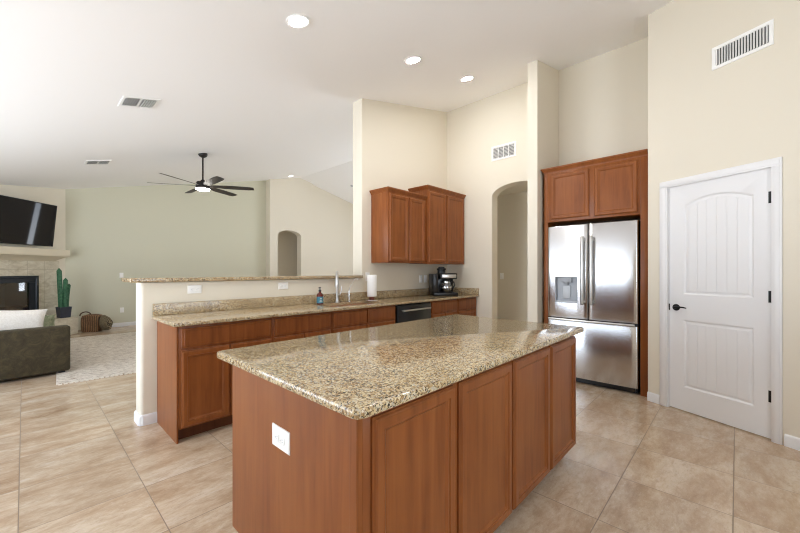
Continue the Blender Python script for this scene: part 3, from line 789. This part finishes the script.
for k in range(6):
    a = math.radians(30 + 60 * k)
    b = MB(); N = 8
    rings = []
    for i in range(N + 1):
        q = i / N; R = .10 + q * .75; wd = .045 + .03 * min(1, q * 2.5); 
        if i == N: wd *= .8
        pit = -math.radians(14 - 3 * q)
        pr = []
        for (u, w) in ((-1, 0), (0, .004), (1, 0), (0, -.004)):
            pr.append((R, u * wd * math.cos(pit) , .055 + u * wd * math.sin(pit) + w))
        rings.append(pr)
    b.loft(rings); b.build('blade', BLADE, fan, (0, 0, 0), a)

# ------------------------------------------------------------------ fireplace corner
def make_stone():
    m = mat('travertine_surround_tile', srgb(190, 180, 158), .5); t = NT(m); v = t.coords((1, 1, 2.2))
    n = t.noise(v, 5, 8, .7, .8); c = t.ramp(n, [(.32, srgb(176, 166, 144)), (.5, srgb(200, 191, 170)), (.68, srgb(216, 210, 194))])
    bt = t.n('ShaderNodeTexBrick'); mp = t.n('ShaderNodeMapping'); tc = t.n('ShaderNodeTexCoord'); t.l(tc.outputs['Object'], mp.inputs['Vector'])
    mp.inputs['Rotation'].default_value = (PI / 2, 0, 0); t.l(mp.outputs[0], bt.inputs['Vector'])
    bt.inputs['Scale'].default_value = 1; bt.offset = 0; bt.inputs['Brick Width'].default_value = .33; bt.inputs['Row Height'].default_value = .33; bt.inputs['Mortar Size'].default_value = .003
    c = t.mix(bt.outputs['Fac'], c, srgb(166, 156, 136)); t.color(c); t.bump(n, .2, .004)
    return m
STONE = make_stone()
fp = thing('fireplace', 'corner fireplace with travertine tile surround, raised hearth and pale mantel shelf', 'fireplace', tuple(FO), FRZ)
b = MB()
sx = .98
b.slab([[(-sx, .35), (sx, .35), (sx, 1.5), (-sx, 1.5)], [(-FBX, .40), (-FBX, 1.2), (FBX, 1.2), (FBX, .40)]], lambda u, v: (u, -.03, v), lambda u, v: (u, -.001, v)); b.build('surround', STONE, fp, smooth=0)
b = MB(); b.box(-1.05, .92, -.47, -.001, 0, .35, .006); b.build('hearth', STONE, fp, smooth=0)
b = MB()
for w in (1,):
    rings = [(1.485, .035), (1.50, .05), (1.53, .11), (1.56, .19), (1.58, .25), (1.585, .27), (1.60, .275), (1.60, .285), (1.715, .285), (1.72, .28)]
    b.loft([[(-.93 - o, -.001, z), (.87 + o * .25, -.001, z), (.87 + o * .25, -o, z), (-.93 - o, -o, z)] for z, o in rings])
b.build('mantel', paint('mantel_paint', srgb(214, 204, 182)), fp, smooth=20)
b = MB(); b.box(-FBX - .02, FBX + .02, .10, .62, .36, .40); b.box(-FBX - .02, FBX + .02, .10, .62, 1.2, 1.24); b.box(-FBX - .04, -FBX, .10, .62, .40, 1.2); b.box(FBX, FBX + .04, .10, .62, .40, 1.2); b.box(-FBX, FBX, .60, .64, .40, 1.2)
def make_brick():
    m = mat('soot_brick', srgb(92, 70, 60), .8); t = NT(m); bt = t.n('ShaderNodeTexBrick'); mp = t.n('ShaderNodeMapping'); tc = t.n('ShaderNodeTexCoord')
    t.l(tc.outputs['Object'], mp.inputs['Vector']); mp.inputs['Rotation'].default_value = (PI / 2, 0, 0); t.l(mp.outputs[0], bt.inputs['Vector'])
    bt.inputs['Scale'].default_value = 1; bt.inputs['Brick Width'].default_value = .2; bt.inputs['Row Height'].default_value = .07; bt.inputs['Mortar Size'].default_value = .006
    bt.inputs['Color1'].default_value = srgb(104, 70, 58); bt.inputs['Color2'].default_value = srgb(86, 60, 52); bt.inputs['Mortar'].default_value = srgb(70, 60, 55)
    t.color(bt.outputs['Color']); return m
b.build('firebox', make_brick(), fp, smooth=0)
b = MB()
b.rect_rings(-FBX, FBX, .40, 1.2, [(0, .02), (0, -.04), (.003, -.045), (.04, -.045), (.05, -.03), (.05, .02)], False, False)
b.box(-FBX + .05, FBX - .05, -.028, .0, 1.07, 1.16, .004); b.box(-FBX + .05, FBX - .05, -.028, .0, .44, .50, .004)
b.box(FBX - .16, FBX - .05, -.026, .0, .50, 1.07, .003); b.box(-FBX + .05, -FBX + .16, -.026, .0, .50, 1.07, .003)
b.build('firebox_frame', mat('black_firebox_metal', srgb(24, 25, 30), .35, .3), fp, smooth=0)
b = MB(); b.box(-FBX + .16, FBX - .16, -.012, -.008, .50, 1.07); b.build('glass_door', FIREGLASS, fp, smooth=0)
LOGM = make_wood('split_log', srgb(120, 84, 60), srgb(168, 128, 100), srgb(200, 160, 130), .8)
def log(label, p, q, r):
    P = Vector(fw_(*p)); Q = Vector(fw_(*q)); c = (P + Q) / 2
    b = MB(); n = 8
    pts = [P.lerp(Q, k / n) - c + Vector((0, 0, .008 * math.sin(k * 1.3))) for k in range(n + 1)]
    b.tube(pts, [r * (1 + .08 * math.sin(k * 2.1)) for k in range(n + 1)], 12)
    return tag(b.build('fire_log', LOGM, None, tuple(c)), label, 'log', 'logs in the firebox')
log('split log lying at the front of the firebox', (-.20, .24, .452), (.30, .24, .452), .045)
log('split log lying at the back of the firebox', (-.22, .42, .452), (.28, .42, .452), .045)
log('split log stacked on top of the other firebox logs', (-.1, .27, .55), (.18, .40, .55), .042)

# television above the mantel
TVS = mat('tv_screen', (.006, .006, .008, 1), .03, Specular_IOR_Level=.35)
tvc = fw_(-.035, -.17, 0)
tv = thing('television', 'large black flat television tilted forward above the fireplace mantel', 'television', (tvc[0], tvc[1], 1.775), 0, None, (math.radians(6), 0, FRZ))
tv.rotation_mode = 'XYZ'
b = MB(); b.box(-.725, .725, 0, .032, 0, .825, .004); b.build('casing', BLACKP, tv)
b = MB(); b.box(-.714, .714, -.002, .001, .016, .815); b.build('screen', TVS, tv, smooth=0)
b = MB(); b.box(-.2, .2, .03, .10, .30, .60, .01); b.box(-.25, .25, .10, .115, .28, .62); b.build('wall_bracket', BLACKM, tv)

# cactus in a black pot on the hearth
def make_cactus():
    m = mat('cactus_green', srgb(44, 92, 62), .6); t = NT(m); v = t.coords(); n = t.noise(v, 30, 3)
    t.color(t.ramp(n, [(.3, srgb(32, 78, 52)), (.7, srgb(66, 116, 80))])); return m
CACT = make_cactus()
cp = fw_(.745, -.33, .35)
ca = thing('potted_cactus', 'tall green column cactus in a square black pot on the hearth', 'plant', (cp[0], cp[1], .351), math.radians(20))
b = MB(); b.loft([[(s_ * a, t_ * a, z) for s_, t_ in ((-1, -1), (1, -1), (1, 1), (-1, 1))] for a, z in ((.078, 0), (.092, .205), (.092, .215), (.083, .215), (.08, .18))], True, True); b.build('pot', mat('black_pot', srgb(42, 44, 56), .5), ca, smooth=0)
b = MB(); b.box(-.078, .078, -.078, .078, .175, .19); b.build('soil', mat('potting_soil', srgb(60, 48, 38), .95), ca, smooth=0)
def column(pts, r):
    b = MB(); pts = [Vector(p) for p in pts]; n = 24; N = 14; rings = []
    tot = [0]
    for p, q in zip(pts, pts[1:]): tot.append(tot[-1] + (q - p).length)
    L = tot[-1]
    for i in range(N + 1):
        s_ = L * i / N
        k = max(j for j in range(len(tot)) if tot[j] <= s_ + 1e-6); k = min(k, len(pts) - 2)
        c = pts[k].lerp(pts[k + 1], (s_ - tot[k]) / max(1e-6, tot[k + 1] - tot[k]))
        e = (L - s_) / r
        rr = r * (math.sqrt(max(0, 1 - (1 - e) ** 2)) if e < 1 else 1)
        rr = max(rr, .003)
        rings.append([c + Vector((math.cos(2 * PI * j / n), math.sin(2 * PI * j / n), 0)) * rr * (1 + .13 * math.cos(8 * 2 * PI * j / n)) for j in range(n)])
    b.loft(rings); return b.build('stem', CACT, ca)
column([(-.045, .0, .18), (-.06, 0, .6), (-.075, 0, 1.0)], .038)
column([(.01, -.02, .18), (.015, -.02, .5), (.02, -.02, .80)], .034)
column([(.06, .03, .18), (.075, .03, .45), (.10, .03, .68)], .028)
column([(.0, .055, .18), (-.01, .06, .38), (-.01, .06, .56)], .026)

# woven log basket with a folded throw
def make_wicker():
    m = mat('brown_wicker', srgb(120, 86, 56), .75); t = NT(m); v = t.coords()
    wv = t.n('ShaderNodeTexWave', wave_type='BANDS', bands_direction='Z'); t.l(v, wv.inputs['Vector']); wv.inputs['Scale'].default_value = 14; wv.inputs['Distortion'].default_value = 3
    wx = t.n('ShaderNodeTexWave', wave_type='BANDS', bands_direction='X'); t.l(v, wx.inputs['Vector']); wx.inputs['Scale'].default_value = 10; wx.inputs['Distortion'].default_value = 2
    h = t.math('MULTIPLY', wv.outputs['Fac'], wx.outputs['Fac'])
    t.color(t.ramp(h, [(.05, srgb(74, 50, 32)), (.3, srgb(140, 102, 68)), (.8, srgb(188, 146, 104))])); t.bump(h, .8, .02); return m
bk = thing('woven_basket', 'brown woven basket with an arched handle on the floor beside the hearth', 'basket', (1.005, 10.0, .001), math.radians(-30))
b = MB()
b.loft([[(x, y, z) for x, y in rrect(-a, a, -c, c, .05, 0, 5)] for a, c, z in ((.14, .11, 0), (.16, .125, .03), (.165, .13, .16), (.162, .128, .29), (.145, .115, .345), (.08, .07, .365))]); b.build('body', make_wicker(), bk)
b = MB(); b.tube([(-.11 + .10 * -math.cos(a), -.02, .335 + .085 * math.sin(a)) for a in [PI * k / 10 for k in range(11)]], .012, 10); b.build('handle', mat('leather_handle', srgb(86, 60, 44), .6), bk)
def make_throw():
    m = mat('striped_woven_throw', srgb(120, 108, 84), .95); t = NT(m); v = t.coords((1, 1, 1))
    wv = t.n('ShaderNodeTexWave'); t.l(v, wv.inputs['Vector']); wv.inputs['Scale'].default_value = 22; wv.inputs['Distortion'].default_value = 4
    t.color(t.ramp(wv.outputs['Fac'], [(.2, srgb(66, 54, 40)), (.6, srgb(126, 112, 84)), (1, srgb(150, 136, 108))])); t.bump(wv.outputs['Fac'], .6, .02); return m
b = MB(); rings = []
for i in range(9):
    q = i / 8; z0 = .02 + .05 * math.sin(q * 5)
    x = -.065 + .13 * q
    rings.append([(x + .012 * math.sin(7 * k), .15 * math.cos(2 * PI * k / 16) * (1 - .3 * abs(q - .5)), .175 + (.165 + .01 * math.sin(3 * k + 4 * q)) * math.sin(2 * PI * k / 16) * (1 - .45 * q * q) - .05 * q * q) for k in range(16)])
b.loft(rings); th = b.build('throw_blanket', make_throw(), None, (1.222, 9.875, .004), math.radians(-30)); tag(th, 'rolled olive-brown throw blanket propped against the basket on the far side', 'blanket')

# ------------------------------------------------------------------ rug
def make_rug():
    m = mat('cream_rug_with_brown_flecks', srgb(200, 190, 176), .95); t = NT(m)
    v = t.coords((3.2, 16, 1)); n = t.noise(v, 3.4, 5, .7, .5)
    v2 = t.coords((9, 40, 1)); n2 = t.noise(v2, 2.0, 3, .7)
    c = t.ramp(n, [(.36, srgb(132, 112, 96)), (.44, srgb(194, 181, 166)), (.56, srgb(222, 214, 202))])
    f = t.ramp(n2, [(.58, (0, 0, 0)), (.64, (1, 1, 1))]); c = t.mix(t.math('MULTIPLY', f, .7), c, srgb(96, 78, 64))
    t.color(c); t.bump(n2, .6, .01); return m
b = MB(); b.loft([[(x, y, z) for x, y in rrect(0, 2.74, 0, 3.62, .02, i)] for i, z in ((0, 0), (0, .010), (.004, .014))])
rug = tag(b.build('area_rug', make_rug(), None, (.25, 5.605, .0005), math.radians(-3)), 'large cream rug with brown flecks on the living room tile', 'rug')
b = MB()
for k in range(60):
    x = .02 + k * .0457
    b.box(x, x + .03, -.035, .002, .001, .009, .002, 1)
b.build('fringe', mat('rug_fringe', srgb(214, 206, 194), .95), rug, smooth=0)['kind'] = 'stuff'

# ------------------------------------------------------------------ sofa with its cushions
def make_velvet():
    m = mat('dark_olive_velvet', srgb(54, 48, 32), .9, Sheen_Weight=.12, Sheen_Roughness=.4); t = NT(m)
    m.node_tree.nodes['Principled BSDF'].inputs['Sheen Tint'].default_value = srgb(150, 136, 100)
    v = t.coords(); n = t.noise(v, 9, 7, .8, .6); t.color(t.ramp(n, [(.30, srgb(42, 36, 22)), (.5, srgb(60, 52, 34)), (.70, srgb(84, 73, 49))])); t.bump(n, .3, .02); return m
VEL = make_velvet()
sf = thing('sofa', 'dark olive velvet sofa, its low arm turned to the camera', 'sofa', (.41, 6.15, 0), math.radians(5))
AW, SH, SW, SD = .17, .60, 1.75, 1.05
b = MB(); b.box(-SD, -.02, AW * .5, SW - AW * .5, .07, .27, .02); b.build('base', VEL, sf)
for y0 in (0, SW - AW):
    b = MB(); b.box(-SD, 0, y0, y0 + AW, .035, SH, .028, 4); b.build('arm', VEL, sf)
b = MB(); b.box(-SD, -SD + .24, AW + .002, SW - AW - .002, .27, .76, .05, 4); b.build('backrest', VEL, sf)
for k in range(2):
    y0 = AW + .004 + k * (SW - 2 * AW) / 2
    b = MB(); b.box(-SD + .25, .01, y0, y0 + (SW - 2 * AW) / 2 - .006, .275, .43, .04, 4); b.build('seat_cushion', VEL, sf)
for k, (x, y) in enumerate(((-.08, .06), (-.08, SW - .06), (-SD + .08, .06), (-SD + .08, SW - .06))):
    b = MB(); b.box(x - .03, x + .03, y - .03, y + .03, .0 if k > 1 else .016, .09); b.build('leg', BLACKP, sf, smooth=0)

def pillow(name, label, w, h, t_, m, loc, rot):
    b = MB(); N = 18; grid = {}
    for side in (-1, 1):
        for i in range(N + 1):
            for j in range(N + 1):
                u, v = -1 + 2 * i / N, -1 + 2 * j / N
                if side == 1 and (i in (0, N) or j in (0, N)):
                    grid[(1, i, j)] = grid[(-1, i, j)]; continue
                px = w / 2 * u * (1 - .10 * (1 - v * v)); pz = h / 2 * v * (1 - .10 * (1 - u * u))
                th_ = t_ / 2 * ((1 - u ** 2) ** .42) * ((1 - v ** 2) ** .42)
                grid[(side, i, j)] = b.bm.verts.new((px, side * th_ + .012 * math.sin(3 * u + 2 * v) * (1 - u * u) * (1 - v * v), pz))
        for i in range(N):
            for j in range(N):
                b.bm.faces.new([grid[(side, *q)] for q in ((i, j), (i + 1, j), (i + 1, j + 1), (i, j + 1))])
    o = b.build(name, m, None, loc, 0, 80); o.rotation_euler = rot
    return tag(o, label, 'pillow', 'throw pillows on the sofa')
def fabric(name, a, c, sc=60):
    m = mat(name, a, .95); t = NT(m); v = t.coords(); n = t.noise(v, sc, 4, .7); t.color(t.ramp(n, [(.35, a), (.65, c)])); t.bump(n, .3, .004); return m
pillow('throw_pillow', 'off-white long throw pillow leaning inside the near sofa arm', .66, .40, .17, fabric('off_white_linen', srgb(222, 216, 208), srgb(236, 232, 226)), (-.12, 6.47, .632), (math.radians(-14), math.radians(5), math.radians(8)))
pillow('throw_pillow', 'small sage green patterned throw pillow peeking out beyond the off-white one', .42, .27, .13, fabric('sage_print', srgb(104, 112, 84), srgb(150, 152, 126), 22), (.10, 6.74, .568), (math.radians(-16), 0, math.radians(8)))
